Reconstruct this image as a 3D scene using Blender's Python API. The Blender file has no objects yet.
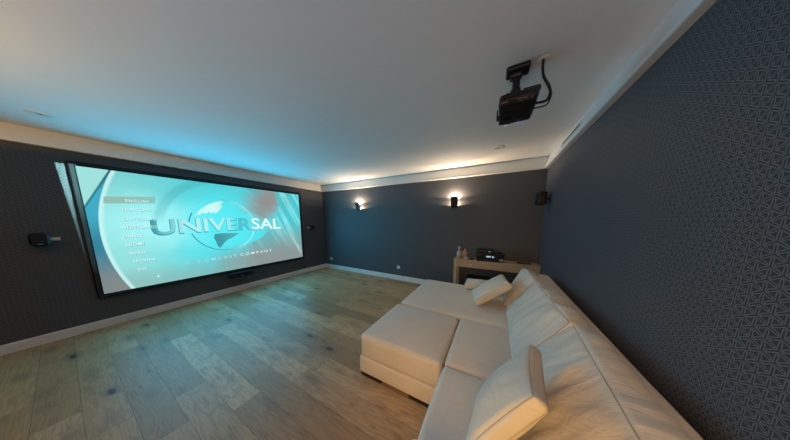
import bpy, bmesh, math, random
from mathutils import Vector, Matrix, noise
random.seed(7)
C = bpy.context.scene.collection
PI = math.pi

# ------------------------------------------------------------------ room
XL, XR, YB, YF = -4.749, 0.702, 3.965, -1.35      # screen wall, sofa wall, back wall, rear wall
ZC, ZK, KD = 2.55, 2.352, 0.05                   # ceiling, cornice underside, cornice depth
BB = 0.112                                       # baseboard height

def lin(r, g, b):
    f = lambda c: ((c/255+.055)/1.055)**2.4 if c > 10 else c/255/12.92
    return (f(r), f(g), f(b), 1)

# ------------------------------------------------------------------ node helper
class N:
    def __init__(s, name):
        s.m = bpy.data.materials.new(name); s.m.use_nodes = True
        s.t = s.m.node_tree; s.n = s.t.nodes; s.n.clear()
        s.out = s.n.new('ShaderNodeOutputMaterial')
    def put(s, sock, v):
        if hasattr(v, 'is_output'): s.t.links.new(v, sock)
        elif v is not None: sock.default_value = v
    def math(s, op, a, b=None, c=None, clamp=False):
        n = s.n.new('ShaderNodeMath'); n.operation = op; n.use_clamp = clamp
        for i, v in enumerate((a, b, c)): s.put(n.inputs[i], v)
        return n.outputs[0]
    def mix(s, f, a, b, blend='MIX'):
        n = s.n.new('ShaderNodeMix'); n.data_type = 'RGBA'; n.blend_type = blend; n.clamp_factor = True
        s.put(n.inputs[0], f); s.put(n.inputs[6], a); s.put(n.inputs[7], b)
        return n.outputs[2]
    def step(s, v, lo, hi):
        n = s.n.new('ShaderNodeMapRange'); n.interpolation_type = 'SMOOTHSTEP'
        s.put(n.inputs[0], v); n.inputs[1].default_value = lo; n.inputs[2].default_value = hi
        return n.outputs[0]
    def coord(s):
        n = s.n.new('ShaderNodeTexCoord'); q = s.n.new('ShaderNodeSeparateXYZ')
        s.t.links.new(n.outputs['Object'], q.inputs[0])
        return q.outputs[0], q.outputs[1], q.outputs[2]
    def vec(s, x, y, z=0.0):
        n = s.n.new('ShaderNodeCombineXYZ')
        for i, v in enumerate((x, y, z)): s.put(n.inputs[i], v)
        return n.outputs[0]
    def noise(s, v=None, scale=5, detail=3, rough=.5, dist=0):
        n = s.n.new('ShaderNodeTexNoise')
        if v is None:
            c = s.n.new('ShaderNodeTexCoord'); v = c.outputs['Object']
        s.put(n.inputs['Vector'], v); n.inputs['Scale'].default_value = scale
        n.inputs['Detail'].default_value = detail; n.inputs['Roughness'].default_value = rough
        n.inputs['Distortion'].default_value = dist
        return n.outputs[0]
    def white(s, v):
        n = s.n.new('ShaderNodeTexWhiteNoise'); n.noise_dimensions = '2D'; s.put(n.inputs[0], v)
        return n.outputs[0]
    def bump(s, h, strength=.3, dist=.002):
        n = s.n.new('ShaderNodeBump'); n.inputs['Strength'].default_value = strength
        n.inputs['Distance'].default_value = dist; s.put(n.inputs['Height'], h)
        return n.outputs[0]
    def bsdf(s, color, rough=.5, spec=.5, metal=0, normal=None, trans=0, emit=None, es=0, sheen=0):
        n = s.n.new('ShaderNodeBsdfPrincipled')
        s.put(n.inputs['Base Color'], color); s.put(n.inputs['Roughness'], rough)
        s.put(n.inputs['Specular IOR Level'], spec); s.put(n.inputs['Metallic'], metal)
        n.inputs['Transmission Weight'].default_value = trans
        n.inputs['Sheen Weight'].default_value = sheen
        if normal is not None: s.put(n.inputs['Normal'], normal)
        if emit is not None:
            s.put(n.inputs['Emission Color'], emit); n.inputs['Emission Strength'].default_value = es
        s.t.links.new(n.outputs[0], s.out.inputs[0]); return s.m
    def emission(s, color, strength=1):
        n = s.n.new('ShaderNodeEmission'); s.put(n.inputs[0], color); s.put(n.inputs[1], strength)
        s.t.links.new(n.outputs[0], s.out.inputs[0]); return s.m

def plain(name, col, rough=.5, spec=.5, metal=0, var=.06, scale=40, **k):
    s = N(name)
    nz = s.noise(None, scale, 3)
    c = s.mix(nz, tuple(x*(1-var) for x in col[:3])+(1,), tuple(min(1, x*(1+var)) for x in col[:3])+(1,))
    return s.bsdf(c, rough, spec, metal, **k)

# ---- wallpaper: interlocking three-armed figures, each outlined by pale lines on charcoal
def wallpaper(name, axis):
    s = N(name); x, y, z = s.coord()
    a = 0.037
    h = s.math('DIVIDE', (x if axis == 'x' else y), a); v = s.math('DIVIDE', z, a)
    L, S3 = 0.63, math.sqrt(3)/2
    best = None
    for deg in (90, 210, 330):
        c_, s_ = math.cos(math.radians(deg)), math.sin(math.radians(deg))
        u = s.math('ADD', s.math('MULTIPLY', h, c_), s.math('MULTIPLY', v, s_))
        w = s.math('ADD', s.math('MULTIPLY', h, -s_), s.math('MULTIPLY', v, c_))
        wi = s.math('DIVIDE', w, S3); i = s.math('ROUND', wi)
        w0 = s.math('MULTIPLY', s.math('ABSOLUTE', s.math('SUBTRACT', wi, i)), S3)
        u0 = s.math('FRACT', s.math('SUBTRACT', u, s.math('MULTIPLY', i, .5)))
        u1 = s.math('FRACT', s.math('ADD', u0, .5))
        w1 = s.math('SUBTRACT', S3, w0)
        for uu, ww in ((u0, w0), (u1, w1)):
            du = s.math('MINIMUM', s.math('MAXIMUM', s.math('SUBTRACT', uu, L), 0.0), s.math('SUBTRACT', 1.0, uu))
            d = s.math('SQRT', s.math('ADD', s.math('MULTIPLY', du, du), s.math('MULTIPLY', ww, ww)))
            best = d if best is None else s.math('MINIMUM', best, d)
    line = s.math('MULTIPLY', s.step(best, .050, .075), s.math('SUBTRACT', 1.0, s.step(best, .125, .155)))
    col = s.mix(line, (.038, .039, .047, 1), (.148, .152, .168, 1))
    return s.bsdf(col, .55, .3, normal=s.bump(line, .25, .001))

# ---- oak floor: planks run across the room (x), rows stacked along y
def oak_floor():
    s = N('oak_planks'); x, y, z = s.coord()
    W, LN = .19, 1.75
    yy = s.math('DIVIDE', s.math('SUBTRACT', y, .1), W); row = s.math('FLOOR', yy)
    off = s.math('MULTIPLY', s.white(s.vec(row, 3.7)), LN)
    xx = s.math('DIVIDE', s.math('ADD', x, off), LN); seg = s.math('FLOOR', xx)
    pid = s.white(s.vec(row, seg)); pid2 = s.white(s.vec(s.math('ADD', row, 31.3), seg))
    fy = s.math('FRACT', yy); fx = s.math('FRACT', xx)
    ey = s.math('MULTIPLY', s.math('MINIMUM', fy, s.math('SUBTRACT', 1.0, fy)), W)
    ex = s.math('MULTIPLY', s.math('MINIMUM', fx, s.math('SUBTRACT', 1.0, fx)), LN)
    gap = s.math('SUBTRACT', 1.0, s.step(s.math('MINIMUM', ey, ex), .0004, .0022))
    shift = s.math('MULTIPLY', pid, 37.0)
    vor = s.n.new('ShaderNodeTexVoronoi'); vor.inputs['Scale'].default_value = 1.0
    s.put(vor.inputs['Vector'], s.vec(s.math('MULTIPLY', x, 2.1), s.math('MULTIPLY', y, 5.6), 0.0))
    kd0 = vor.outputs['Distance']; kd = s.math('ADD', kd0, s.math('MULTIPLY', s.math('SUBTRACT', s.noise(None, 26, 4, .6), .5), .20))
    gv = s.vec(s.math('ADD', s.math('MULTIPLY', x, .8), shift), s.math('ADD', s.math('MULTIPLY', y, 7.0), shift), shift)
    rings = s.math('ADD', s.noise(gv, 1.3, 2, .45, .35), s.math('MULTIPLY', s.math('SUBTRACT', kd0, .3), .10))
    wave = s.math('SINE', s.math('MULTIPLY', rings, 75.0))
    fine = s.noise(s.vec(s.math('MULTIPLY', x, 6.0), s.math('MULTIPLY', y, 110.0), shift), 1.0, 4, .65)
    blot = s.noise(s.vec(s.math('MULTIPLY', x, 1.6), s.math('MULTIPLY', y, 6.0), shift), 1.9, 5, .68)
    csep = s.n.new('ShaderNodeSeparateColor'); s.t.links.new(vor.outputs['Color'], csep.inputs[0])
    pick = s.step(csep.outputs[0], .42, .46)
    knot = s.math('MULTIPLY', s.math('SUBTRACT', 1.0, s.step(kd, .07, .15)), pick)
    halo = s.math('MULTIPLY', s.math('SUBTRACT', 1.0, s.step(kd, .09, .42)), pick)
    c = s.mix(pid, (.30, .165, .070, 1), (.62, .385, .20, 1))
    c = s.mix(s.math('MULTIPLY', pid2, .35), c, (.45, .30, .18, 1))
    c = s.mix(s.math('MULTIPLY', s.step(wave, .1, .95), .27), c, (.21, .115, .05, 1))
    c = s.mix(s.math('MULTIPLY', s.step(fine, .48, .72), .5), c, (.19, .105, .05, 1))
    c = s.mix(s.math('MULTIPLY', s.step(blot, .50, .70), .5), c, (.18, .095, .042, 1))
    c = s.mix(s.math('MULTIPLY', halo, .6), c, (.17, .10, .06, 1))
    c = s.mix(s.math('MULTIPLY', knot, .9), c, (.045, .027, .018, 1))
    c = s.mix(s.math('MULTIPLY', gap, .85), c, (.09, .06, .04, 1))
    hgt = s.math('SUBTRACT', s.math('MULTIPLY', fine, .4), gap)
    return s.bsdf(c, s.math('ADD', .36, s.math('MULTIPLY', fine, .18)), .45, normal=s.bump(hgt, .25, .0015))

def fabric(name, a, b, wr=.35, fs=(3.5, 2.2, 9.0), fk=.9):
    s = N(name)
    big = s.noise(None, 3.5, 4, .55)
    c = s.mix(big, a, b)
    x, y, z = s.coord(); fold = s.noise(s.vec(*[s.math('MULTIPLY', q, k) for q, k in zip((x, y, z), fs)]), 1.6, 3, .55, 1.2)
    weave = s.noise(None, 420, 2); crease = s.noise(None, 7, 4, .55, .6)
    h = s.math('ADD', s.math('MULTIPLY', weave, .06), s.math('ADD', crease, s.math('MULTIPLY', fold, fk)))
    return s.bsdf(c, .78, .25, normal=s.bump(h, wr, .016), sheen=.15)

def console_wood():
    s = N('weathered_teak'); x, y, z = s.coord()
    g = s.noise(s.vec(s.math('MULTIPLY', x, 3.0), s.math('MULTIPLY', y, 40.0), s.math('MULTIPLY', z, 40.0)), 1.5, 4, .6, .4)
    b = s.noise(None, 4, 3)
    c = s.mix(g, (.32, .205, .12, 1), (.66, .48, .32, 1))
    c = s.mix(s.math('MULTIPLY', s.step(b, .45, .7), .4), c, (.40, .28, .18, 1))
    return s.bsdf(c, .6, .3, normal=s.bump(g, .35, .002))

M = dict(
    ceil=plain('ceiling_paint', (.80, .79, .78), .75, .2, var=.010, scale=60),
    trim=plain('white_trim_paint', (.72, .70, .68), .45, .4, var=.02, scale=30),
    wall_x=wallpaper('charcoal_wallpaper_cross', 'x'),
    wall_y=wallpaper('charcoal_wallpaper_long', 'y'),
    floor=oak_floor(),
    sofa=fabric('cream_upholstery', (.66, .585, .50, 1), (.75, .68, .595, 1)),
    cushion=fabric('cream_cushion_cover', (.64, .565, .48, 1), (.75, .68, .595, 1), .5, (2.0, 6.0, 2.2), 1.05),
    pillow=fabric('cream_pillow_cloth', (.62, .56, .475, 1), (.71, .65, .56, 1), .3),
    seam=plain('cream_seam', (.45, .385, .31), .8, .2),
    foot=plain('black_feet', (.012, .011, .011), .5, .4),
    black=plain('black_plastic', (.006, .006, .008), .45, .3),
    gloss=plain('black_gloss', (.008, .008, .010), .18, .6),
    velvet=plain('black_frame_cloth', (.008, .009, .011), .85, .1),
    grey=plain('grey_grille', (.011, .011, .013), .6, .3),
    steel=plain('brushed_bracket', (.42, .42, .43), .35, .5, .7),
    wood=console_wood(), bead=plain('spill_strip_grey', (.032, .035, .040), .7, .15), bracket=plain('pale_bracket', (.60, .60, .60), .4, .5),
    glass=None, liquor=None,
    white=plain('white_plastic', (.70, .69, .67), .4, .5),
    cork=plain('cork_stopper', (.52, .37, .29), .6, .3),
    navy=plain('slate_cover', (.05, .055, .075), .35, .5), slate=plain('tablet_glass', (.045, .055, .085), .12, .6),
    orange_brown=plain('orange_brown_strip', (.10, .045, .025), .4, .5, .5),
    port=plain('port_metal', (.09, .09, .10), .4, .5, .4), lens=plain('lens_glass', (.02, .03, .05), .05, .8),
    lamp_metal=plain('matt_black_metal', (.016, .014, .014), .5, .4, .2),
    rubber=plain('black_cable', (.012, .012, .013), .55, .3),
)
def glassy(name, col, rough=.06, trans=.85):
    s = N(name); nz = s.noise(None, 12, 2)
    return s.bsdf(s.mix(nz, col, tuple(min(1, c*1.06) for c in col[:3])+(1,)), rough, .5, trans=trans)
M['glass'] = glassy('clear_glass', (.60, .52, .47, 1), .12, .35)
M['liquor'] = glassy('amber_glass', (.62, .40, .27, 1), .15, .25)
def emit_mat(name, col, st):
    s = N(name); nz = s.noise(None, 20, 1)
    return s.emission(s.mix(nz, col, tuple(c*.97 for c in col[:3])+(1,)), st)
M['led_green'] = emit_mat('green_indicator', lin(90, 230, 120), .9)
M['led_blue'] = emit_mat('blue_indicator', lin(60, 110, 255), .9)
M['led_white'] = emit_mat('white_display', lin(190, 215, 235), .8)
M['bulb'] = emit_mat('sconce_bulb', (1, .72, .38, 1), 30)

# ------------------------------------------------------------------ object helpers
def obj(name, bm, mat, parent=None, smooth=False):
    me = bpy.data.meshes.new(name)
    bmesh.ops.recalc_face_normals(bm, faces=bm.faces)
    bm.to_mesh(me); bm.free()
    if mat: me.materials.append(mat)
    if smooth:
        me.polygons.foreach_set('use_smooth', [True]*len(me.polygons))
    o = bpy.data.objects.new(name, me); C.objects.link(o)
    if parent: o.parent = parent
    return o
def tag(o, label, cat, group=None):
    o['label'] = label; o['category'] = cat
    if group: o['group'] = group
    return o
def thing(name, label, cat, loc=(0, 0, 0), rz=0, group=None):
    o = bpy.data.objects.new(name, None); C.objects.link(o)
    o.empty_display_size = .05
    o.location = loc; o.rotation_euler = (0, 0, rz)
    return tag(o, label, cat, group)
def struct(name, bm, mat, parent=None):
    o = obj(name, bm, mat, parent); o['kind'] = 'structure'; return o
def dup(root, loc, rz, label):
    r = root.copy(); C.objects.link(r); r.location = loc; r.rotation_euler = (0, 0, rz); r['label'] = label
    for ch in list(root.children):
        c = ch.copy(); C.objects.link(c); c.parent = r
        for g in list(ch.children):
            d = g.copy(); C.objects.link(d); d.parent = c
    return r
def box(bm, lo, hi, bev=0, seg=2, mat=None):
    lo, hi = Vector(lo), Vector(hi)
    r = bmesh.ops.create_cube(bm, size=1)
    vs = r['verts']; c = (lo+hi)/2; d = hi-lo
    for v in vs: v.co = Vector((v.co.x*d.x, v.co.y*d.y, v.co.z*d.z))+c
    if bev:
        es = {e for v in vs for e in v.link_edges}
        b = bmesh.ops.bevel(bm, geom=list(es), offset=bev, segments=seg, affect='EDGES', profile=.5)
        vs = [v for v in b['verts']]
    if mat is not None:
        allv = set(vs)
        for v in allv: v.co = mat @ v.co
    return bm
def B(lo, hi, bev=0, seg=2): return box(bmesh.new(), lo, hi, bev, seg)
def prism(bm, prof, axis, a, b):
    """extrude a closed 2-d profile along an axis; profile gives the other two coordinates in order"""
    def P(p, t):
        q = list(p); q.insert(axis, t); return bm.verts.new(q)
    v0 = [P(p, a) for p in prof]; v1 = [P(p, b) for p in prof]
    n = len(prof)
    bm.faces.new(v0); bm.faces.new(v1[::-1])
    for i in range(n): bm.faces.new((v0[i], v0[(i+1) % n], v1[(i+1) % n], v1[i]))
    return bm
def tube(bm, pts, r, seg=8, closed=False):
    pts = [Vector(p) for p in pts]; n = len(pts); rings = []
    up = Vector((0, 0, 1))
    for i, p in enumerate(pts):
        a = pts[(i-1) % n] if (closed or i) else p; b = pts[(i+1) % n] if (closed or i < n-1) else p
        t = (b-a).normalized()
        u = t.cross(up)
        if u.length < 1e-3: u = t.cross(Vector((1, 0, 0)))
        u.normalize(); w = t.cross(u).normalized()
        rr = r[i] if isinstance(r, (list, tuple)) else r
        rings.append([bm.verts.new(p+u*math.cos(2*PI*k/seg)*rr+w*math.sin(2*PI*k/seg)*rr) for k in range(seg)])
    for i in range(n if closed else n-1):
        A, D_ = rings[i], rings[(i+1) % n]
        for k in range(seg): bm.faces.new((A[k], A[(k+1) % seg], D_[(k+1) % seg], D_[k]))
    if not closed: bm.faces.new(rings[0][::-1]); bm.faces.new(rings[-1])
    return bm
def lathe(bm, prof, c=(0, 0, 0), seg=24, axis=2, sgn=1):
    rings = []
    for r, h in prof:
        ring = []
        for k in range(seg):
            a = 2*PI*k/seg; p = [r*math.cos(a), r*math.sin(a)]; p.insert(axis, h*sgn)
            ring.append(bm.verts.new(Vector(p)+Vector(c)))
        rings.append(ring)
    for A, D_ in zip(rings, rings[1:]):
        for k in range(seg): bm.faces.new((A[k], A[(k+1) % seg], D_[(k+1) % seg], D_[k]))
    bm.faces.new(rings[0][::-1]); bm.faces.new(rings[-1]); return bm
def spline(pts, n=8):
    out = []; P = [Vector(p) for p in pts]; P = [2*P[0]-P[1]]+P+[2*P[-1]-P[-2]]
    for i in range(1, len(P)-2):
        for k in range(n):
            t = k/n; a, b, c, d = P[i-1:i+3]
            out.append(.5*((2*b)+(c-a)*t+(2*a-5*b+4*c-d)*t*t+(3*b-a-3*c+d)*t**3))
    out.append(P[-2]); return out

# ---- soft upholstery: rounded block, puffed faces, mapped to eight corners
class Soft:
    def __init__(s, dims, r=.04, puff=(0, 0, 0), corners=None, pinch=0, pin_axis=None):
        s.d = Vector(dims); s.r = r; s.puff = puff; s.c = corners; s.pinch = pinch; s.pa = pin_axis
    def P(s, u, v, w):
        h = s.d/2; p = Vector((u*h.x, v*h.y, w*h.z)); r = s.r
        q = Vector([max(-(h[i]-r), min(h[i]-r, p[i])) for i in range(3)])
        d = p-q
        if d.length > 1e-9: p = q+d.normalized()*r
        f = (u, v, w)
        for i in range(3):
            j, k = (i+1) % 3, (i+2) % 3
            p[i] += s.puff[i]*f[i]*(1-f[j]**2)*(1-f[k]**2)
        if s.pa is not None:
            j, k = [i for i in range(3) if i != s.pa]
            t = 1-s.pinch*max(abs(f[j]), abs(f[k]))**3*(.35+.65*min(abs(f[j]), abs(f[k]))**2)
            p[s.pa] *= t
            for a, b in ((j, k), (k, j)): p[a] *= 1-.05*(1-abs(f[b])**2)*abs(f[a])
        if s.c:
            t = [p[i]/s.d[i]+.5 for i in range(3)]
            o = Vector((0, 0, 0))
            for i in (0, 1):
                for j in (0, 1):
                    for k in (0, 1):
                        wt = (t[0] if i else 1-t[0])*(t[1] if j else 1-t[1])*(t[2] if k else 1-t[2])
                        o += wt*Vector(s.c[i][j][k])
            return o
        return p
    def grid(s, i, n):
        e = 2*s.r/s.d[i]; L = [-1, -1+e*.15, -1+e*.4, -1+e*.75]
        inner = [-1+e+(2-2*e)*k/n for k in range(n+1)]
        return L+inner+[-t for t in L[::-1]]
    def mesh(s, n=(10, 10, 4), wrinkle=0, freq=6, seed=0, mat=None):
        bm = bmesh.new(); G = [s.grid(i, n[i]) for i in range(3)]; cache = {}; wt = {}
        def V(u, v, w):
            k = (round(u, 5), round(v, 5), round(w, 5))
            if k not in cache:
                cache[k] = bm.verts.new(s.P(u, v, w)); f = sorted((abs(u), abs(v), abs(w))); wt[cache[k]] = 1-f[1]**6
            return cache[k]
        for ax in range(3):
            j, k = (ax+1) % 3, (ax+2) % 3
            for sg in (-1, 1):
                for a0, a1 in zip(G[j], G[j][1:]):
                    for b0, b1 in zip(G[k], G[k][1:]):
                        q = []
                        for a, b in ((a0, b0), (a1, b0), (a1, b1), (a0, b1)):
                            f = [0, 0, 0]; f[ax] = sg; f[j] = a; f[k] = b; q.append(V(*f))
                        bm.faces.new(q if sg > 0 else q[::-1])
        if mat is not None:
            for v in bm.verts: v.co = mat @ v.co
        if wrinkle:
            bm.normal_update()
            offs = Vector((seed*3.1, seed*1.7, seed*5.3))
            mv = {}
            for v in bm.verts:
                p = v.co*freq+offs
                mv[v] = v.normal*wrinkle*wt[v]*(noise.noise(p)+.6*noise.noise(Vector((p.x*.6, p.y*2.6, p.z*.9))))
            for v, d in mv.items(): v.co += d
        return bm
    def loop(s, ax, sg, n=14, lift=0, mat=None):
        """outline of one face, for a seam"""
        j, k = (ax+1) % 3, (ax+2) % 3; pts = []
        ts = [-1+2*i/n for i in range(n)]
        for a, b in [(t, -1) for t in ts]+[(1, t) for t in ts]+[(-t, 1) for t in ts]+[(-1, -t) for t in ts]:
            f = [0, 0, 0]; f[ax] = sg; f[j] = a; f[k] = b
            p = s.P(*f); pts.append(mat @ p if mat is not None else p)
        return pts
def corners(sec, y0, y1):
    """section in x,z: (front bottom, front top, back bottom, back top), extruded y0..y1"""
    fb, ft, kb, kt = sec
    g = lambda p, y: (p[0], y, p[1])
    return [[[g(fb, y0), g(ft, y0)], [g(fb, y1), g(ft, y1)]], [[g(kb, y0), g(kt, y0)], [g(kb, y1), g(kt, y1)]]]
def cbox(x0, x1, y0, y1, z0, z1):
    return corners(((x0, z0), (x0, z1), (x1, z0), (x1, z1)), y0, y1)

# ------------------------------------------------------------------ setting
T = .12
struct('floor', B((XL-T, YF-T, -.1), (XR+T, YB+T, 0)), M['floor'])
struct('ceiling', B((XL-T, YF-T, ZC), (XR+T, YB+T, ZC+.1)), M['ceil'])
struct('wall_left', B((XL-T, YF-T, 0), (XL, YB+T, ZC)), M['wall_y'])
struct('wall_right', B((XR, YF-T, 0), (XR+T, YB+T, ZC)), M['wall_y'])
struct('wall_back', B((XL, YB, 0), (XR, YB+T, ZC)), M['wall_x'])
struct('wall_front', B((XL, YF-T, 0), (XR, YF, ZC)), M['wall_x'])
# baseboards with a small eased top edge
bp = lambda s, x: [(x, 0), (x+s*.016, 0), (x+s*.016, BB-.012), (x+s*.010, BB), (x, BB)]
struct('baseboard_left', prism(bmesh.new(), bp(1, XL), 1, YF, YB), M['trim'])
struct('baseboard_right', prism(bmesh.new(), bp(-1, XR), 1, YF, YB), M['trim'])
struct('baseboard_back', prism(bmesh.new(), bp(-1, YB), 0, XL+.017, XR-.017), M['trim'])
struct('baseboard_front', prism(bmesh.new(), bp(1, YF), 0, XL+.017, XR-.017), M['trim'])
# cornice: sloping board that stands out at its foot, with a flat underside and a fine bead
def cp(s, x):
    return [(x, ZK), (x+s*(KD-.006), ZK), (x+s*KD, ZK+.004), (x+s*KD, ZK+.022), (x+s*(KD-.005), ZK+.026), (x+s*.004, ZC-.004), (x, ZC-.001)]
def cornice(name, axis, s, x, a, b, cut):
    bm = prism(bmesh.new(), cp(s, x), axis, a, b)
    # mitre the ends so the four boards meet along the diagonals
    o = 1 if axis == 0 else 0
    for v in bm.verts:
        d = abs(v.co[o]-x)
        v.co[axis] += d if abs(v.co[axis]-a) < 1e-6 else -d
    struct(name, bm, M['trim'])
cornice('trim_1', 1, 1, XL, YF, YB, 0); cornice('trim_2', 1, -1, XR, YF, YB, 0)
cornice('trim_3', 0, -1, YB, XL, XR, 0); cornice('trim_4', 0, 1, YF, XL, XR, 0)

# ------------------------------------------------------------------ projection screen
SY0, SY1, SZ0, SZ1 = .178, 3.158, .479, 2.177
FW = .05; PX = XL+.036          # picture plane
SW, SH = SY1-SY0, SZ1-SZ0
scr = thing('projection_screen', 'huge black framed projection screen showing a cyan film menu on the wall', 'screen', (XL, (SY0+SY1)/2, SZ0))
def to_root(o, root):
    o.parent = root; o.matrix_parent_inverse = Matrix.Translation(root.location).inverted() if not root.rotation_euler.z else (Matrix.Translation(root.location) @ Matrix.Rotation(root.rotation_euler.z, 4, 'Z')).inverted()
    return o
def part(name, bm, mat, root, smooth=False):
    """part given in world coordinates, parented without moving"""
    o = obj(name, bm, mat, None, smooth); return to_root(o, root)
GAIN = 1.0
def screen_image():
    s = N('projected_menu_picture'); x, y, z = s.coord()
    u = s.math('DIVIDE', s.math('SUBTRACT', y, SY0), SW); v = s.math('DIVIDE', s.math('SUBTRACT', z, SZ0), SH)
    A = SW/SH; X = s.math('MULTIPLY', u, A)
    def dist(cx, cy, kx=1, ky=1):
        a = s.math('MULTIPLY', s.math('SUBTRACT', X, cx*A), kx); b = s.math('MULTIPLY', s.math('SUBTRACT', v, cy), ky)
        return s.math('SQRT', s.math('ADD', s.math('MULTIPLY', a, a), s.math('MULTIPLY', b, b)))
    P2 = s.vec(X, v, 0.0)
    cloud = s.noise(P2, 2.6, 4, .55, .8)
    streak = s.noise(s.vec(s.math('ADD', s.math('MULTIPLY', X, 7.0), s.math('MULTIPLY', v, 3.2)), s.math('MULTIPLY', v, .7), 0.0), 1.5, 3, .5)
    wob = s.math('MULTIPLY', s.math('SUBTRACT', cloud, .5), .5)
    # field: pale aqua at left, saturated cyan round the globe, grey towards the right
    c = s.mix(s.step(u, .05, .42), lin(148, 226, 224), lin(84, 224, 234))
    c = s.mix(s.math('MULTIPLY', s.step(s.math('ADD', v, wob), .66, 1.05), .5), c, lin(86, 190, 196))
    hot = s.math('SUBTRACT', 1.0, s.step(s.math('ADD', dist(.20, .56, .8, 1.5), wob), .0, .5))
    c = s.mix(s.math('MULTIPLY', hot, .95), c, lin(168, 248, 249))
    hot2 = s.math('SUBTRACT', 1.0, s.step(dist(.45, .52), .05, .50))
    c = s.mix(s.math('MULTIPLY', hot2, .95), c, lin(92, 238, 248))
    gr = s.math('SUBTRACT', 1.0, s.step(s.math('ADD', dist(.735, .86, .95, 1.15), wob), .10, .36))
    c = s.mix(gr, c, lin(147, 147, 146))
    low = s.math('MULTIPLY', s.math('SUBTRACT', 1.0, s.step(s.math('ADD', v, wob), .08, .30)), s.step(u, .2, .62))
    c = s.mix(s.math('MULTIPLY', low, .9), c, lin(140, 148, 146))
    lowl = s.math('SUBTRACT', 1.0, s.step(s.math('ADD', v, s.math('MULTIPLY', wob, .4)), .0, .24))
    c = s.mix(s.math('MULTIPLY', lowl, .6), c, lin(140, 170, 165))
    rt = s.math('MULTIPLY', s.step(s.math('ADD', u, wob), .60, .80), s.math('SUBTRACT', 1.0, s.step(v, .35, .62)))
    c = s.mix(s.math('MULTIPLY', rt, .8), c, lin(138, 150, 150))
    # broad darker ring sweeping over the upper left of the globe
    rg = dist(.50, .50); ring = s.math('MULTIPLY', s.step(rg, .50, .53), s.math('SUBTRACT', 1.0, s.step(rg, .56, .60)))
    c = s.mix(s.math('MULTIPLY', s.math('MULTIPLY', ring, s.step(s.math('ADD', v, s.math('MULTIPLY', u, -.6)), .42, .58)), .38), c, lin(66, 170, 180))
    # right-hand lens edge with streaks
    rr = dist(.513, .82); out = s.math('MULTIPLY', s.step(rr, .525, .535), s.step(u, .55, .62))
    sc = s.mix(s.step(streak, .42, .66), lin(76, 196, 204), lin(150, 240, 242))
    sc = s.mix(s.math('SUBTRACT', 1.0, s.step(s.math('ADD', v, wob), .10, .62)), sc, lin(140, 152, 152))
    c = s.mix(s.math('MULTIPLY', out, .85), c, sc)
    c = s.mix(s.math('MULTIPLY', s.math('MULTIPLY', out, s.step(streak, .60, .72)), .5), c, lin(190, 235, 235))
    # left lens: pale rim, blue band outside it, pale corner above the band
    rl = dist(1.40/A, .48); inside_rim = s.math('SUBTRACT', 1.0, s.step(s.math('ABSOLUTE', s.math('SUBTRACT', rl, 1.350)), .0, .02))
    c = s.mix(s.math('MULTIPLY', inside_rim, .85), c, lin(205, 246, 244))
    outl = s.step(rl, 1.357, 1.363)
    band = s.mix(s.step(v, .05, .40), lin(128, 138, 138), lin(58, 132, 156))
    band = s.mix(s.step(v, .40, .66), band, lin(66, 172, 196))
    band = s.mix(s.step(v, .80, 1.0), band, lin(58, 118, 128))
    c = s.mix(outl, c, band)
    edge = s.math('SUBTRACT', s.math('ADD', .132, s.math('MULTIPLY', s.math('SUBTRACT', v, .987), .46)), X)
    c = s.mix(s.math('MULTIPLY', s.math('MULTIPLY', s.step(edge, -.012, -.002), s.math('SUBTRACT', 1.0, s.step(edge, .0, .012))), .7), c, lin(40, 96, 104))
    c = s.mix(s.step(edge, .0, .008), c, lin(160, 226, 222))
    return s.emission(c, GAIN)
fr = bmesh.new()
for lo, hi in (((XL+.002, SY0-FW, SZ0-FW), (XL+.05, SY0, SZ1+FW)), ((XL+.002, SY1, SZ0-FW), (XL+.05, SY1+FW, SZ1+FW)),
               ((XL+.002, SY0, SZ0-FW), (XL+.05, SY1, SZ0)), ((XL+.002, SY0, SZ1), (XL+.05, SY1, SZ1+FW))):
    box(fr, lo, hi, .004, 1)
part('frame', fr, M['velvet'], scr)
bd_ = bmesh.new()
for a, b in ((.040, .010),):
    for lo, hi in (((SY0-a, SZ0-a), (SY0-b, SZ1+a)), ((SY1+b, SZ0-a), (SY1+a, SZ1+a)), ((SY0-b, SZ0-a), (SY1+b, SZ0-b)), ((SY0-b, SZ1+b), (SY1+b, SZ1+a))):
        box(bd_, (XL+.048, lo[0], lo[1]), (XL+.052, hi[0], hi[1]))
part('frame_spill_strip', bd_, M['bead'], scr)  # paler strip added to the frame so the stray beam shows on it
surf = part('screen_surface', B((XL+.012, SY0-.002, SZ0-.002), (PX, SY1+.002, SZ1+.002)), screen_image(), scr)
def sub(name, bm, mat, p=surf):
    o = obj(name, bm, mat); o.parent = p
    o.matrix_parent_inverse = Matrix.Translation(scr.location).inverted() @ Matrix.Identity(4)
    o.matrix_parent_inverse = (Matrix.Translation(scr.location) @ p.matrix_parent_inverse).inverted()
    return o
UV = lambda u, v, d=.002: Vector((PX+d, SY0+u*SW, SZ0+v*SH))
def flat(polys, d=.002, th=.001):
    bm = bmesh.new()
    for pl in polys:
        a = [bm.verts.new(UV(x, y, d)) for x, y in pl]; f = bm.faces.new(a)
        r = bmesh.ops.extrude_face_region(bm, geom=[f])
        for e in r['geom']:
            if isinstance(e, bmesh.types.BMVert): e.co.x += th
    bmesh.ops.triangulate(bm, faces=[f for f in bm.faces if len(f.verts) > 4])
    return bm
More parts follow.
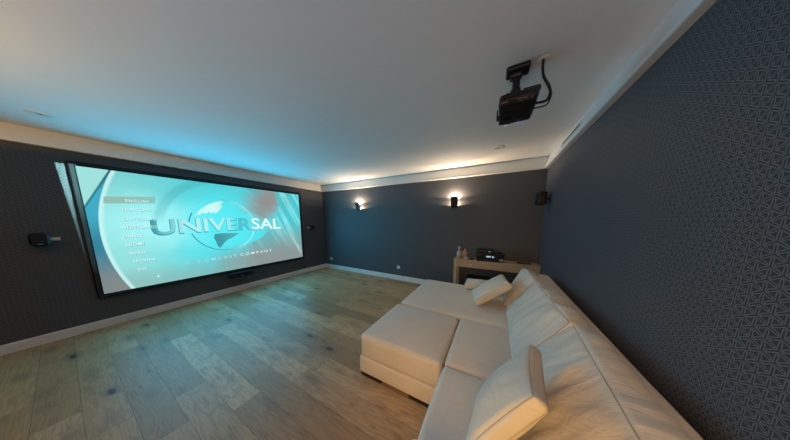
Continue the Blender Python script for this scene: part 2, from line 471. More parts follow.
def text_bm(txt, u0, u1, v0, v1, d=.0025, bold=.0, space=1.0, slope=0, arch=0):
    cu = bpy.data.curves.new('lettering_outline', 'FONT'); cu.body = txt; cu.offset = bold; cu.space_character = space
    cu.extrude = .002; cu.resolution_u = 3
    o = bpy.data.objects.new('lettering_outline', cu); C.objects.link(o)
    dg = bpy.context.evaluated_depsgraph_get(); me = bpy.data.meshes.new_from_object(o.evaluated_get(dg))
    bpy.data.objects.remove(o); bpy.data.curves.remove(cu)
    bm = bmesh.new(); bm.from_mesh(me); bpy.data.meshes.remove(me)
    xs = [v.co.x for v in bm.verts]; ys = [v.co.y for v in bm.verts]; zs = [v.co.z for v in bm.verts]
    x0, x1, y0, y1, z0, z1 = min(xs), max(xs), min(ys), max(ys), min(zs), max(zs)
    for v in bm.verts:
        t = (v.co.x-x0)/(x1-x0); q = (v.co.y-y0)/(y1-y0)
        v.co = UV(u0+(u1-u0)*t, v0+(v1-v0)*q+slope*t-arch*(2*t-1)**2, d+.001*(v.co.z-z0)/(z1-z0))
    return bm
def ramp_mat(name, stops):
    s = N(name); x, y, z = s.coord()
    u = s.math('DIVIDE', s.math('SUBTRACT', y, SY0), SW); c = stops[0][1]
    for (a, ca), (b, cb) in zip(stops, stops[1:]): c = s.mix(s.step(u, a, b), c, cb)
    return s.emission(c, GAIN)
M['logo'] = ramp_mat('logo_letters', [(.16, lin(58, 158, 168)), (.22, lin(120, 205, 210)), (.30, lin(176, 240, 242)), (.42, lin(176, 242, 244)), (.49, lin(150, 236, 240)), (.54, lin(80, 196, 208)), (.59, lin(90, 200, 210)), (.63, lin(214, 250, 250)), (.8, lin(222, 250, 248))])
M['logo_edge'] = ramp_mat('logo_letter_edges', [(.16, lin(62, 146, 156)), (.5, lin(50, 172, 186)), (.8, lin(120, 196, 200))])
M['menu'] = ramp_mat('menu_letters', [(.05, lin(236, 250, 248)), (.2, lin(222, 250, 250))])
M['menu_shadow'] = ramp_mat('menu_letter_shade', [(.05, lin(104, 176, 178)), (.2, lin(92, 186, 192))])
M['bar'] = ramp_mat('menu_bar', [(.04, lin(150, 190, 176)), (.2, lin(140, 196, 186))])
M['tagl'] = ramp_mat('tagline_letters', [(.25, lin(150, 225, 228)), (.45, lin(176, 226, 226)), (.55, lin(232, 246, 244))])
M['land'] = ramp_mat('globe_land', [(.33, lin(190, 246, 244)), (.42, lin(206, 250, 246)), (.5, lin(120, 226, 232))])
M['land_low'] = ramp_mat('globe_land_low', [(.4, lin(64, 150, 160)), (.54, lin(86, 178, 188))])
M['ring'] = ramp_mat('globe_ring', [(.3, lin(40, 150, 166)), (.45, lin(54, 176, 192)), (.58, lin(190, 244, 244))])
sub('logo_lettering', text_bm('UNIVERSAL', .168, .822, .474, .622, .004, .022, 1.0, slope=.012, arch=.016), M['logo'])
sub('logo_lettering_edge', text_bm('UNIVERSAL', .165, .8225, .464, .618, .002, .030, 1.0, slope=.012, arch=.016), M['logo_edge'])
for word, u0, u1, v0 in (('A', .266, .280, .143), ('COMCAST', .312, .506, .146), ('COMPANY', .528, .734, .155)):
    sub('tagline_word', text_bm(word, u0, u1, v0, v0+.034, .003, .006, 1.7, slope=.006), M['tagl'])
for txt, u0, u1, vc, h in (('ENGLISH', .105, .172, .764, .025), ('FRANÇAIS', .091, .174, .688, .028), ('CASTELLANO', .087, .187, .610, .026), ('NEDERLANDS', .083, .184, .539, .026), ('DANSK', .080, .136, .461, .026),
                           ('SUOMI', .081, .134, .390, .026), ('NORSK', .088, .137, .314, .026), ('SVENSKA', .094, .162, .242, .026), ('한국어', .101, .129, .160, .034)):
    sub('menu_line', text_bm(txt, u0, u1, vc-h/2, vc+h/2, .004, .012, 1.25), M['menu'])
    sub('menu_line_shade', text_bm(txt, u0+.001, u1+.002, vc-h/2-.005, vc+h/2-.004, .0025, .02, 1.25), M['menu_shadow'])
sub('menu_highlight', flat([[(.046, .732), (.192, .752), (.196, .812), (.050, .787)]], .001), M['bar'])
sub('menu_mark', flat([[(.158, .064), (.164, .064), (.164, .080), (.158, .080)]], .001), M['menu'])
# globe on the picture: land shapes and rim
sub('globe_land', flat([[(.330, .640), (.338, .668), (.352, .700), (.372, .738), (.398, .772), (.430, .800), (.462, .818), (.470, .800), (.455, .776), (.462, .752), (.448, .716), (.436, .690), (.424, .676), (.414, .690), (.404, .676), (.392, .690), (.380, .668), (.366, .680), (.352, .652), (.344, .664)],
    [(.500, .812), (.520, .806), (.540, .792), (.532, .782), (.512, .794), (.498, .800)], [(.552, .776), (.574, .748), (.592, .716), (.584, .708), (.566, .734), (.548, .762)], [(.596, .694), (.606, .668), (.616, .640), (.606, .632), (.594, .656), (.588, .684)]], .0015), M['land'])
sub('globe_land', flat([[(.408, .446), (.450, .450), (.500, .446), (.536, .444), (.520, .420), (.498, .396), (.470, .372), (.450, .340), (.434, .300), (.424, .286), (.414, .310), (.410, .360), (.402, .400)]], .0015), M['land_low'])
def arc(u0, v0, ru, rv, a0, a1, w, n=40):
    o = [(u0+(ru)*math.cos(math.radians(a0+(a1-a0)*i/n)), v0+rv*math.sin(math.radians(a0+(a1-a0)*i/n))) for i in range(n+1)]
    i_ = [(u0+(ru-w)*math.cos(math.radians(a0+(a1-a0)*i/n)), v0+(rv-w*1.75)*math.sin(math.radians(a0+(a1-a0)*i/n))) for i in range(n+1)]
    return [[o[i], o[i+1], i_[i+1], i_[i]] for i in range(n)]
sub('globe_rim', flat(arc(.467, .540, .168, .293, 196, 344, .005), .0015), M['ring'])
sub('globe_rim', flat(arc(.467, .540, .168, .293, 18, 92, .0035), .0015), M['ring'])
sub('globe_rim', flat(arc(.467, .540, .168, .293, 152, 172, .005), .0015), M['ring'])

# ------------------------------------------------------------------ loudspeakers on the walls
def satellite(name, label, loc, rz, group, side):
    """rounded cabinet facing local -y, wall behind it at local y = +0.115; the bracket reaches the wall to one side"""
    t = thing(name, label, 'speaker', loc, rz, group)
    s = Soft((.112, .085, .150), .034, (.003, .008, .006))
    obj('cabinet', s.mesh((6, 6, 6)), M['black'], t, True)
    g = Soft((.092, .012, .122), .0055); bm = g.mesh((6, 3, 6), mat=Matrix.Translation((0, -.047, 0)))
    obj('grille', bm, M['grey'], t, True)
    obj('badge', B((-.014, -.0555, -.054), (.014, -.0525, -.047)), M['steel'], t)
    bm = bmesh.new(); box(bm, (side*.082-.034, .104, -.022), (side*.082+.034, .115, .016), .003); tube(bm, [(0, .03, 0), (side*.03, .075, -.003), (side*.075, .108, -.003)], .010, 10)
    obj('wall_bracket', bm, M['bracket'], t)
    return t
satellite('wall_speaker', 'small black wall speaker with a silver bracket left of the projection screen', (XL+.115, -.135, 1.272), math.radians(90), 'small wall speakers', 1)
satellite('wall_speaker', 'small black wall speaker between the projection screen and the room corner', (XL+.115, 3.455, 1.285), math.radians(90), 'small wall speakers', -.55)
# centre speaker under the screen
ct = thing('center_speaker', 'long low black speaker on the wall under the projection screen', 'speaker', (XL+.09, 1.70, .375))
prof = [(-.20, -.035), (-.18, -.052), (.18, -.052), (.20, -.035), (.20, .030), (.185, .048), (-.185, .048), (-.20, .030)]
bm = prism(bmesh.new(), [(a, b) for a, b in prof], 0, -.07, .06); obj('cabinet', bm, M['black'], ct)
obj('grille', B((.055, -.185, -.044), (.066, .185, .040), .004), M['grey'], ct)
obj('badge', B((.065, -.005, -.036), (.069, .013, -.026)), M['steel'], ct)
obj('wall_bracket', B((-.092, -.05, -.03), (-.066, .05, .03), .003), M['steel'], ct)
# right wall speaker
rs = thing('surround_speaker', 'black box speaker high on the sofa wall near the back corner', 'speaker', (XR, 3.60, 1.84))
s = Soft((.115, .15, .19), .018, (.002, .002, .002))
obj('cabinet', s.mesh((5, 5, 5), mat=Matrix.Translation((-.105, 0, 0))), M['black'], rs, True)
obj('grille', B((-.170, -.062, -.082), (-.160, .062, .082), .004), M['grey'], rs)
bm = bmesh.new(); box(bm, (-.008, -.03, -.055), (.003, .03, .055), .0015); tube(bm, [(-.055, 0, 0), (-.004, 0, -.01)], .014, 10)
obj('wall_bracket', bm, M['black'], rs)

# ------------------------------------------------------------------ wall sconces (up-lights) on the back wall
def sconce(label, loc, group):
    """wall behind at local y = 0, room towards -y"""
    t = thing('wall_sconce', label, 'wall lamp', loc, 0, group)
    obj('back_plate', B((-.045, -.010, -.105), (.045, 0, .02), .002), M['lamp_metal'], t)
    bm = bmesh.new()
    box(bm, (-.066, -.075, -.105), (.066, 0, -.093), .002)
    obj('tray', bm, M['lamp_metal'], t)
    bm = prism(bmesh.new(), [(-.070, -.105), (-.078, -.105), (-.128, .105), (-.120, .105)], 0, -.068, .068)
    obj('front_shield', bm, M['lamp_metal'], t)
    obj('bulb', lathe(bmesh.new(), [(.010, -.0935), (.014, -.090), (.014, -.086), (.008, -.084)], (0, -.042, 0), 16), M['bulb'], t, True)
    return t
def lamp_light(x, y, z, p, r=.018):
    l = bpy.data.lights.new('sconce_light', 'POINT'); l.energy = p; l.color = (1, .70, .36); l.shadow_soft_size = r
    o = bpy.data.objects.new('sconce_light', l); o.location = (x, y, z); C.objects.link(o); return o
SX = (-3.285, -.765)
s1 = sconce('black wedge wall sconce farther along the back wall, nearer the projection screen', (SX[0], YB, 1.87), 'wall sconces on the back wall')
dup(s1, (SX[1], YB, 1.87), 0, 'black wedge wall sconce above the left end of the wooden console')
SP = 27
def lamp_spot(x, y, z, p, ang, r, col=(1, .75, .50)):
    l = bpy.data.lights.new('sconce_or_fill_uplight', 'SPOT'); l.energy = p; l.color = col; l.shadow_soft_size = r
    l.spot_size = math.radians(ang); l.spot_blend = .08
    o = bpy.data.objects.new('sconce_or_fill_uplight', l); o.location = (x, y, z); o.rotation_euler = (PI, 0, 0); C.objects.link(o)
for x in SX:
    lamp_spot(x, YB-.050, 1.797, 18, 174, .012)
    lamp_spot(x, YB-.060, 1.945, SP, 170, .022)

# ------------------------------------------------------------------ ceiling spots, vent, sockets
def downlight(label, x, y, first=[]):
    if first: return dup(first[0], (x, y, ZC), 0, label)
    t = thing('ceiling_downlight', label, 'ceiling light', (x, y, ZC), 0, 'unlit ceiling spots')
    obj('trim_ring', lathe(bmesh.new(), [(.040, 0), (.075, 0), (.072, -.006), (.046, -.008), (.040, -.004)], seg=32), M['trim'], t, True)
    obj('lens', lathe(bmesh.new(), [(.041, 0), (.041, -.003), (.02, -.004)], seg=24), M['steel'], t)
    first.append(t); return t
downlight('unlit round ceiling spot above the screen wall, leftmost of the three', -4.084, .035)
downlight('unlit round ceiling spot near the corner of screen wall and back wall', -4.09, 3.25)
downlight('unlit round ceiling spot between the projector and the back wall', -.03, 3.18)

vt = thing('air_vent', 'slim white slotted air vent in the cornice above the sofa wall', 'vent', (XR, 2.85, 2.45))
ang = math.atan2(KD, ZC-ZK)
mv = Matrix.Translation((XR-KD*(ZC-2.45)/(ZC-ZK)-.004, 2.85, 2.45)) @ Matrix.Rotation(ang, 4, 'Y')
bm = bmesh.new()
for lo, hi in (((-.006, -.30, .030), (.004, .30, .038)), ((-.006, -.30, -.038), (.004, .30, -.030)), ((-.006, -.30, -.030), (.004, -.285, .030)), ((-.006, .285, -.030), (.004, .30, .030))): box(bm, lo, hi, .001, 1)
bm.transform(mv); part('vent_frame', bm, M['trim'], vt)
bm = B((-.003, -.285, -.030), (.003, .285, .030)); bm.transform(mv); part('vent_panel', bm, M['trim'], vt)
bm = B((-.0045, -.265, -.013), (.002, .265, .011)); bm.transform(mv); part('slot', bm, M['black'], vt)
bm = B((-.0065, -.265, -.003), (-.001, .265, .000)); bm.transform(mv); part('louver', bm, M['grey'], vt)

def outlet(label, x, z, first=[]):
    if first: return dup(first[0], (x, YB, z), 0, label)
    t = thing('wall_outlet', label, 'socket', (x, YB, z), 0, 'white sockets on the back wall')
    obj('cover_plate', B((-.041, -.010, -.041), (.041, 0, .041), .004), M['white'], t)
    obj('socket_well', lathe(bmesh.new(), [(.019, -.0098), (.021, -.0115), (.020, -.0125), (.004, -.0108)], axis=1, seg=24), M['trim'], t)
    first.append(t); return t
outlet('white wall socket above the baseboard midway along the back wall', -2.086, .325)
outlet('small wall socket low on the back wall close to the screen corner', -4.47, .30)

# ------------------------------------------------------------------ projector on the ceiling
pj = thing('ceiling_projector', 'black projector hanging upside down from its ceiling mount', 'projector', (.06, 1.645, ZC))
bm = bmesh.new(); box(bm, (-.005, 1.60, ZC-.035), (.135, 1.70, ZC), .012, 3)
part('ceiling_plate', bm, M['black'], pj)
bm = bmesh.new(); box(bm, (.02, 1.615, ZC-.07), (.095, 1.675, ZC-.033), .012, 2); part('plate_neck', bm, M['black'], pj)
bm = bmesh.new(); tube(bm, [(.062, 1.645, ZC-.06), (.062, 1.645, 2.375)], .022, 16); tube(bm, [(.062, 1.645, 2.41), (.062, 1.645, 2.36)], .031, 16)
part('drop_column', bm, M['black'], pj)
bm = bmesh.new(); box(bm, (.03, 1.61, 2.345), (.095, 1.68, 2.372), .004)
for dx, dy in ((-.09, -.11), (.11, -.10), (-.08, .11), (.11, .11)):
    tube(bm, [(.062, 1.645, 2.355), (.085+dx*.75, 1.645+dy*.75, 2.352), (.085+dx*.85, 1.645+dy, 2.335)], .008, 8)
part('mount_spider', bm, M['black'], pj)
# body: tapered shell, slightly domed, upside down
def quad(z, x0, x1, y0, y1): return [(x0, y0, z), (x1, y0, z), (x1, y1, z), (x0, y1, z)]
cz = [[[(-.036, 1.50, 2.262), (-.030, 1.505, 2.328)], [(-.036, 1.80, 2.258), (-.030, 1.79, 2.328)]],
      [[(.176, 1.50, 2.262), (.196, 1.505, 2.328)], [(.176, 1.80, 2.258), (.196, 1.79, 2.328)]]]
body = Soft((.22, .29, .068), .014, (.004, .006, .010), corners=cz)
bd = part('body', body.mesh((8, 8, 4)), M['gloss'], pj, True)
part('side_strip', B((0.005, 1.492, 2.276), (.15, 1.499, 2.285), .002, 1), M['orange_brown'], pj)  # thin orange-brown band along the near side
part('side_grille', B((-.015, 1.493, 2.293), (.085, 1.500, 2.316), .002, 1), M['grey'], pj)
part('port_panel', B((.02, 1.4935, 2.262), (.07, 1.500, 2.274), .001, 1), M['grey'], pj)
bm = bmesh.new()
for (x, w) in ((.085, .012), (.115, .02), (.15, .016)): box(bm, (x-w/2, 1.494, 2.262), (x+w/2, 1.500, 2.272), .001, 1)
part('port_row', bm, M['port'], pj)
part('vent_block', B((.10, 1.53, 2.32), (.19, 1.60, 2.345), .004), M['black'], pj)
part('lens_ring', lathe(bmesh.new(), [(.030, .012), (.038, .010), (.040, -.012), (.030, -.014), (.028, -.004)], (-.034, 1.705, 2.296), 28, 0), M['black'], pj, True)
part('lens', lathe(bmesh.new(), [(.029, .004), (.028, -.004), (.018, -.010), (.004, -.012)], (-.034, 1.705, 2.296), 24, 0), M['lens'], pj, True)
part('zoom_tab', B((.0, 1.70, 2.236), (.05, 1.75, 2.251), .003), M['grey'], pj)
for x, mt in ((.004, 'led_white'), (.018, 'led_white'), (.098, 'led_blue')):
    part('indicator_light', B((x, 1.772, 2.2465), (x+.008, 1.790, 2.2515)), M[mt], pj)
cab = bmesh.new()
main = spline([(.205, 1.645, ZC), (.205, 1.645, 2.50), (.215, 1.64, 2.44), (.245, 1.63, 2.37), (.255, 1.62, 2.32), (.235, 1.61, 2.275), (.180, 1.61, 2.275)], 8)
tube(cab, main, .008, 8)
tube(cab, spline([(.253, 1.625, 2.345), (.262, 1.63, 2.31), (.245, 1.65, 2.268), (.180, 1.66, 2.268)], 8), .005, 8)
o = obj('projector_cable', cab, M['rubber'], None, True); tag(o, 'black cable bundle dropping from the ceiling into the projector', 'cable')
o = obj('cable_cover', lathe(bmesh.new(), [(.034, 0), (.034, -.001), (.031, -.002), (.012, -.003)], (.212, 1.648, ZC), 28), M['ceil'], None, True)
tag(o, 'flat round plate on the ceiling where the projector cable comes out', 'cover plate')

# ------------------------------------------------------------------ sofa
sofa = thing('sectional_sofa', 'long cream sectional sofa with chaise along the patterned wall', 'sofa', (.16, 1.8, 0))
def spart(name, s, n=(12, 12, 4), wr=0, fq=6, sd=0, mat='sofa', seams=()):
    o = part(name, s.mesh(n, wr, fq, sd), M[mat], sofa, True)
    for ax, sg in seams:
        bm = tube(bmesh.new(), s.loop(ax, sg), .0028, 6, True)
        q = obj('seam', bm, M['seam'], None, True); q.parent = o
        q.matrix_parent_inverse = (Matrix.Translation(sofa.location) @ o.matrix_parent_inverse).inverted()
    return o
y_end, y_arm = .42, .62
spart('base', Soft((.86, 1.60, .17), .022, (.004, 0, 0), cbox(-.262, .60, y_end, 2.01, .035, .215)), (10, 14, 3))
spart('base', Soft((1.62, 1.10, .17), .022, (.004, 0, 0), cbox(-1.035, .60, 2.012, 3.115, .035, .215)), (14, 10, 3))
sb = spart('backrest', Soft((.15, 2.7, .58), .045, (.006, 0, .004), corners(((.45, .20), (.49, .818), (.645, .20), (.645, .818)), y_end, 2.90)), (4, 26, 8), .004, 5, 3)
spart('armrest', Soft((.86, .2, .42), .04, (.004, .01, .01), cbox(-.262, .46, y_end, y_arm, .20, .60)), (10, 5, 6), .003, 6, 9)
spart('seat_cushion', Soft((.73, .63, .23), .035, (.012, .006, .022), cbox(-.272, .46, y_arm+.005, 1.255, .215, .438)), (12, 12, 4), .004, 5, 1)
spart('seat_cushion', Soft((.73, .73, .23), .035, (.012, .006, .022), cbox(-.272, .46, 1.263, 2.010, .215, .438)), (12, 12, 4), .004, 5, 2)
spart('chaise_cushion', Soft((1.5, 1.09, .23), .035, (.012, .006, .020), cbox(-1.038, .46, 2.018, 3.112, .215, .436)), (20, 16, 4), .006, 5, 4)
def cushion_corners(y0, y1, f0, f1, z, kt):
    fb, kb, kt = (.165, .440), (.475, .430), kt
    g = lambda p, y: (p[0], y, p[1])
    return [[[g(fb, y0), (f0, y0, z)], [g(fb, y1), (f1, y1, z)]], [[g(kb, y0), g(kt, y0)], [g(kb, y1), g(kt, y1)]]]
for k, (y0, y1, f0, f1, z, kt) in enumerate(((.63, 1.525, .415, .480, .850, (.578, .838)), (1.475, 2.375, .460, .415, .860, (.578, .840)), (2.380, 2.90, .415, .350, .872, (.515, .822)))):
    s = Soft((.22, y1-y0, .45), .03, (.035, .0, .012), cushion_corners(y0, y1, f0, f1, z, kt), .0)
    spart('back_cushion', s, (6, 40, 16), .022, 6.0, 11+k, 'cushion', ((0, -1), (0, 1)))
for x, y in ((-.22, 1.9), (-.22, .50), (.52, .50), (-.98, 3.04), (-.98, 2.09), (.52, 3.04)):
    part('foot', B((x-.05, y-.05, 0), (x+.05, y+.05, .037), .003, 1), M['foot'], sofa)

# ottoman in front of the middle seat
ot = thing('ottoman', 'square cream ottoman on black block feet pushed against the sofa seat', 'ottoman', (-.68, 1.61, 0))
op = lambda n, s, k, **q: part(n, s.mesh(k, q.get('wr', 0), 5, 21), M['sofa'], ot, True)
op('base', Soft((.78, .75, .17), .022, (.004, .004, 0), cbox(-1.078, -.285, 1.232, 2.003, .035, .205)), (10, 10, 3))
op('cushion', Soft((.77, .74, .22), .035, (.008, .010, .022), cbox(-1.062, -.290, 1.234, 2.000, .205, .432)), (14, 14, 5), wr=.004)
for x0, x1, y in ((-1.066, -.835, 1.243), (-.555, -.335, 1.243), (-1.066, -.835, 1.915), (-.555, -.335, 1.915)):
    part('foot', B((x0, y, 0), (x1, y+.07, .037), .003, 1), M['foot'], ot)

# throw pillows
def pillow(label, mat4, dims, seed, puff=.035, pinch=.42):
    s = Soft(dims, .026, (0, 0, puff), pinch=pinch, pin_axis=2)
    t = thing('throw_pillow', label, 'pillow', mat4.translation, 0, 'cream throw pillows')
    part('cover', s.mesh((14, 14, 3), .010, 7, seed, mat4), M['pillow'], t, True)
    bm = bmesh.new()
    for sg in (1, -1): tube(bm, s.loop(2, sg, 16, mat=mat4), .0026, 6, True)
    part('piping', bm, M['seam'], t, True)
    return t
def frame(o, xa, ya):
    xa = Vector(xa).normalized(); ya = Vector(ya); za = xa.cross(ya).normalized(); ya = za.cross(xa)
    m = Matrix((xa, ya, za)).transposed().to_4x4(); m.translation = Vector(o); return m
pillow('large cream throw pillow propped on the nearest seat of the sofa', frame((.098, .918, .668), (.056, .433, -.052), (.218, .014, .378)), (.44, .44, .075), 31, .045, .15)
pillow('small cream throw pillow tilted against the far back cushion', frame((-.007, 2.51, .632), (.777, .14, .614), (-.194, .981, .022)), (.47, .36, .105), 32, .034, .42)
pillow('flat cream throw pillow lying at the far edge of the chaise behind the tilted one', frame((-.10, 2.96, .520), (1, .02, 0), (0, 1, .05)), (.52, .25, .11), 33, .025)

# ------------------------------------------------------------------ console table
TX0, TX1, TY0, TY1, TZ = -.678, .692, 3.625, 3.935, .755
co = thing('console_table', 'weathered wooden console table with drawers against the back wall', 'table', ((TX0+TX1)/2, (TY0+TY1)/2, 0))
bm = bmesh.new(); box(bm, (TX0, TY0, TZ-.032), (TX1, TY1, TZ), .004, 2); part('table_top', bm, M['wood'], co)
bm = bmesh.new(); box(bm, (TX0+.012, TY0+.014, TZ-.150), (TX1-.012, TY0+.034, TZ-.032), .002, 1); box(bm, (TX0+.012, TY1-.034, TZ-.150), (TX1-.012, TY1-.014, TZ-.032), .002, 1)
for x in (TX0+.012, TX1-.032): box(bm, (x, TY0+.034, TZ-.150), (x+.02, TY1-.034, TZ-.032), .002, 1)
part('apron', bm, M['wood'], co)
for x in (-.36, .47):
    d = part('drawer', B((x-.19, TY0+.006, TZ-.138), (x+.19, TY0+.016, TZ-.046), .003, 1), M['wood'], co)
    q = obj('knob', lathe(bmesh.new(), [(.006, 0), (.006, .010), (.013, .014), (.014, .020), (.008, .025)], (x, TY0+.006, TZ-.092), 16, 1, -1), M['white'], None, True)
    q.parent = d; q.matrix_parent_inverse = (Matrix.Translation(co.location) @ d.matrix_parent_inverse).inverted()
for x in (TX0+.004, TX1-.069):
    for y in (TY0+.004, TY1-.069): part('leg', B((x, y, 0), (x+.065, y+.065, TZ-.032), .004, 1), M['wood'], co)

# things on the console
DZ = TZ+.0005
d1 = thing('decanter', 'tall pale glass decanter with a ball stopper at the left end of the console', 'decanter', (-.598, 3.735, DZ))
obj('bottle', lathe(bmesh.new(), [(.042, 0), (.048, .006), (.048, .118), (.040, .135), (.020, .150), (.018, .168), (.023, .172)], seg=28), M['glass'], d1, True)
obj('stopper', lathe(bmesh.new(), [(.012, .172), (.016, .178), (.028, .192), (.032, .208), (.026, .224), (.010, .233)], seg=20), M['cork'], d1, True)
d2 = thing('glass_bottle', 'squat tan glass bottle right behind the taller decanter on the console', 'bottle', (-.505, 3.80, DZ))
obj('bottle', lathe(bmesh.new(), [(.046, 0), (.052, .006), (.054, .10), (.050, .128), (.032, .140), (.020, .146), (.020, .156)], seg=28), M['liquor'], d2, True)
obj('cap', lathe(bmesh.new(), [(.021, .156), (.022, .158), (.022, .176), (.018, .180)], seg=20), M['cork'], d2, True)
o = obj('small_dish', lathe(bmesh.new(), [(.030, 0), (.034, .003), (.056, .020), (.058, .024), (.053, .022), (.030, .006), (.004, .005)], (-.455, 3.705, DZ), 28), M['white'], None, True)
tag(o, 'small white dish beside the decanters on the console', 'dish')
def remote(label, x, y, a, first=[]):
    if first: return dup(first[0], (x, y, DZ), a, label)
    t = thing('remote_control', label, 'remote control', (x, y, DZ), a, 'remotes on the console')
    obj('case', Soft((.15, .042, .022), .009, (0, 0, .002)).mesh((8, 4, 3), mat=Matrix.Translation((0, 0, .0115))), M['black'], t, True)
    bm = bmesh.new()
    for i in range(6):
        for j in (-1, 0, 1): box(bm, (-.055+i*.018, j*.011-.003, .021), (-.047+i*.018, j*.011+.003, .0245))
    obj('buttons', bm, M['grey'], t); first.append(t); return t
remote('black remote control lying between the white dish and the black receiver', -.375, 3.69, math.radians(12))
remote('black remote control lying behind the other remote, left of the receiver', -.385, 3.775, math.radians(-6))
rz = math.radians(7)
rv = thing('av_receiver', 'large black audio receiver with a lit display on the wooden console', 'receiver', (-.065, 3.765, DZ), rz)
obj('case', B((-.22, -.125, .012), (.22, .125, .148), .004), M['black'], rv)
obj('front_panel', B((-.222, -.134, .012), (.222, -.125, .148), .003), M['gloss'], rv)
obj('display', B((-.060, -.136, .082), (.010, -.1335, .108)), M['led_white'], rv)
obj('display', B((.030, -.136, .080), (.062, -.1335, .104)), M['led_white'], rv)
o = obj('sticker', B((.145, -.136, .022), (.212, -.1335, .066)), plain('pale_blue_sticker', (.22, .27, .36), .4), rv); o['label'] = 'pale blue sticker'
for x in (-.165,): obj('volume_knob', lathe(bmesh.new(), [(.026, -.134), (.026, -.150), (.023, -.154)], (x, 0, .085), 24, 1), M['black'], rv, True)
for x in (-.18, .18):
    for y in (-.09, .09): obj('foot', lathe(bmesh.new(), [(.018, 0), (.020, .012)], (x, y, 0), 14), M['black'], rv)
mp = thing('media_player', 'smaller black box with a green light stacked on the receiver', 'media player', (-.135, 3.775, DZ+.1485), rz)
obj('case', B((-.150, -.105, .004), (.150, .105, .056), .006), M['black'], mp)
obj('front_panel', B((-.148, -.109, .006), (.148, -.1045, .054), .001, 1), M['gloss'], mp)
obj('indicator_light', B((.045, -.111, .026), (.070, -.1085, .036)), M['led_green'], mp)
for x in (-.12, .12):
    for y in (-.08, .08): obj('foot', lathe(bmesh.new(), [(.010, 0), (.011, .005)], (x, y, 0), 12), M['black'], mp)
tb = thing('tablet', 'dark flat tablet lying at the right end of the console', 'tablet', (.475, 3.765, DZ), math.radians(-3))
obj('case', B((-.105, -.068, 0), (.105, .068, .012), .004), M['navy'], tb)
obj('glass_face', B((-.095, -.060, .0115), (.095, .060, .0128)), M['slate'], tb)
# plain black box filling the darker region under the console
sw = thing('dark_box', 'plain black box on the floor under the console', 'dark_box', (-.20, 3.80, 0))
obj('case', B((-.24, -.125, .02), (.24, .115, .40), .008), M['black'], sw)
obj('grille', B((-.225, -.134, .05), (.225, -.1245, .385), .004), M['velvet'], sw)
for x in (-.2, .2):
    for y in (-.09, .09): obj('foot', lathe(bmesh.new(), [(.018, 0), (.02, .021)], (x, y, 0), 12), M['black'], sw)
cb = tube(bmesh.new(), spline([(.02, 3.91, .74), (.02, 3.938, .70), (.03, 3.942, .55), (.06, 3.940, .45), (.10, 3.938, .30), (.16, 3.93, .10), (.22, 3.925, .006)], 8), .004, 8)
# cable hangs in the gap between the console and the wall
for v in cb.verts: v.co.y = 3.9435+(v.co.y-3.9435)*.12 if v.co.z > .12 else v.co.y
tag(obj('equipment_cable', cb, M['rubber'], None, True), 'thin black cable hanging behind the console', 'cable')

# ------------------------------------------------------------------ lights
# extra area light added in front of the picture to strengthen its glow
l = bpy.data.lights.new('screen_glow_boost', 'AREA'); l.shape = 'RECTANGLE'; l.size = SH*.98; l.size_y = SW*.98
l.energy = 55; l.color = (.02, .56, .98)
o = bpy.data.objects.new('screen_glow_boost', l); o.location = (PX+.012, (SY0+SY1)/2, (SZ0+SZ1)/2); o.rotation_euler = (0, -PI/2, 0); C.objects.link(o)
# rear part of the room: added unseen fill, then up-lights without fixtures behind the camera
l = bpy.data.lights.new('rear_fill_light', 'AREA'); l.shape = 'RECTANGLE'; l.size = 1.2; l.size_y = 2.0; l.energy = 14; l.color = (1, .56, .14); l.spread = math.radians(95)
o = bpy.data.objects.new('rear_fill_light', l); o.location = (-.05, YF+.20, 1.05); o.rotation_euler = (math.radians(74), 0, math.radians(-8)); C.objects.link(o)
lamp_spot(-2.6, YF+.07, 1.955, 74, 168, .02, (1, .60, .24))
lamp_spot(-.4, YF+.07, 1.955, 50, 168, .02, (.88, .76, 1))  # pale violet fill added to balance the ceiling, no lamp modelled
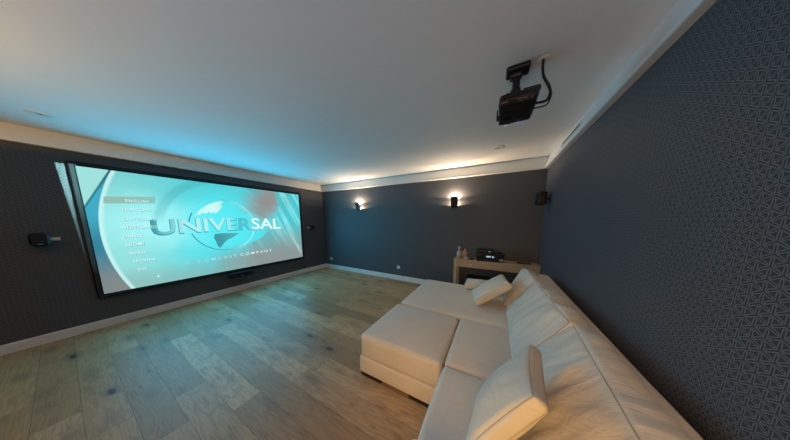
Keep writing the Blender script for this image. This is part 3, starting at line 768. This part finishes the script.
# stray edge of the projector beam that misses the picture at the left
def spill():
    l = bpy.data.lights.new('projector_beam', 'SPOT'); l.energy = 1; l.spot_size = math.radians(50); l.spot_blend = .0; l.shadow_soft_size = .004
    o = bpy.data.objects.new('projector_beam', l); C.objects.link(o)
    pos = Vector((-.075, 1.705, 2.293))
    m = Matrix(((0, 0, 1), (1, 0, 0), (0, 1, 0))).to_4x4(); m.translation = pos; o.matrix_world = m
    l.use_nodes = True; t = l.node_tree; n = t.nodes; em = n['Emission']
    def mt(op, a, b, clamp=False):
        q = n.new('ShaderNodeMath'); q.operation = op; q.use_clamp = clamp
        for i, v in enumerate((a, b)):
            if hasattr(v, 'is_output'): t.links.new(v, q.inputs[i])
            else: q.inputs[i].default_value = v
        return q.outputs[0]
    g = n.new('ShaderNodeTexCoord'); sp = n.new('ShaderNodeSeparateXYZ'); t.links.new(g.outputs['Normal'], sp.inputs[0])
    dz = mt('ABSOLUTE', sp.outputs[2], 0); D0 = pos.x-XL
    yy = mt('ADD', mt('MULTIPLY', mt('DIVIDE', sp.outputs[0], dz), D0), pos.y)
    zz = mt('ADD', mt('MULTIPLY', mt('DIVIDE', sp.outputs[1], dz), D0), pos.z)
    # left edge leans: y = .055 at z 2.17, meets the frame at z .55
    le = mt('SUBTRACT', yy, mt('ADD', .055, mt('MULTIPLY', mt('SUBTRACT', 2.17, zz), .045)))
    k = mt('MULTIPLY', le, 150., True)
    k = mt('MULTIPLY', k, mt('MULTIPLY', mt('SUBTRACT', SY0-.008, yy), 200., True))
    k = mt('MULTIPLY', k, mt('MULTIPLY', mt('SUBTRACT', 2.195, zz), 120., True))
    hi = mt('MULTIPLY', mt('SUBTRACT', zz, 1.45), 2.2, True)
    lo = mt('MULTIPLY', mt('SUBTRACT', zz, .50), 1.0, True)
    k = mt('MULTIPLY', k, mt('ADD', mt('MULTIPLY', hi, .75), mt('MULTIPLY', lo, .25)))
    em.inputs[0].default_value = (.42, .86, .83, 1)
    t.links.new(mt('MULTIPLY', k, SPILL), em.inputs[1])
SPILL = 5000
spill()

w = bpy.data.worlds.new('dark_surround'); w.use_nodes = True; bpy.context.scene.world = w
w.node_tree.nodes['Background'].inputs[0].default_value = (.01, .01, .012, 1)

# ------------------------------------------------------------------ camera
cam = bpy.data.cameras.new('camera'); co_ = bpy.data.objects.new('camera', cam); C.objects.link(co_)
f_, cx, cy, yaw, pitch, roll = 181.656, 396.1, 245.16, .4981, .1361, -.0015
fw = Vector((-math.sin(yaw)*math.cos(pitch), math.cos(yaw)*math.cos(pitch), -math.sin(pitch)))
r0 = Vector((math.cos(yaw), math.sin(yaw), 0)); d0 = fw.cross(r0)
rt = math.cos(roll)*r0+math.sin(roll)*d0; dn = -math.sin(roll)*r0+math.cos(roll)*d0
m = Matrix((rt, -dn, -fw)).transposed().to_4x4(); m.translation = (0, 0, 1.5); co_.matrix_world = m
cam.sensor_width = 36; cam.sensor_fit = 'HORIZONTAL'; cam.lens = f_/790*36
cam.shift_x = (395-cx)/790; cam.shift_y = (cy-220)/790; cam.clip_start = .02
bpy.context.scene.camera = co_
vs = bpy.context.scene.view_settings
vs.view_transform = 'Standard'; vs.look = 'None'; vs.exposure = 0; vs.gamma = 1; vs.use_curve_mapping = False
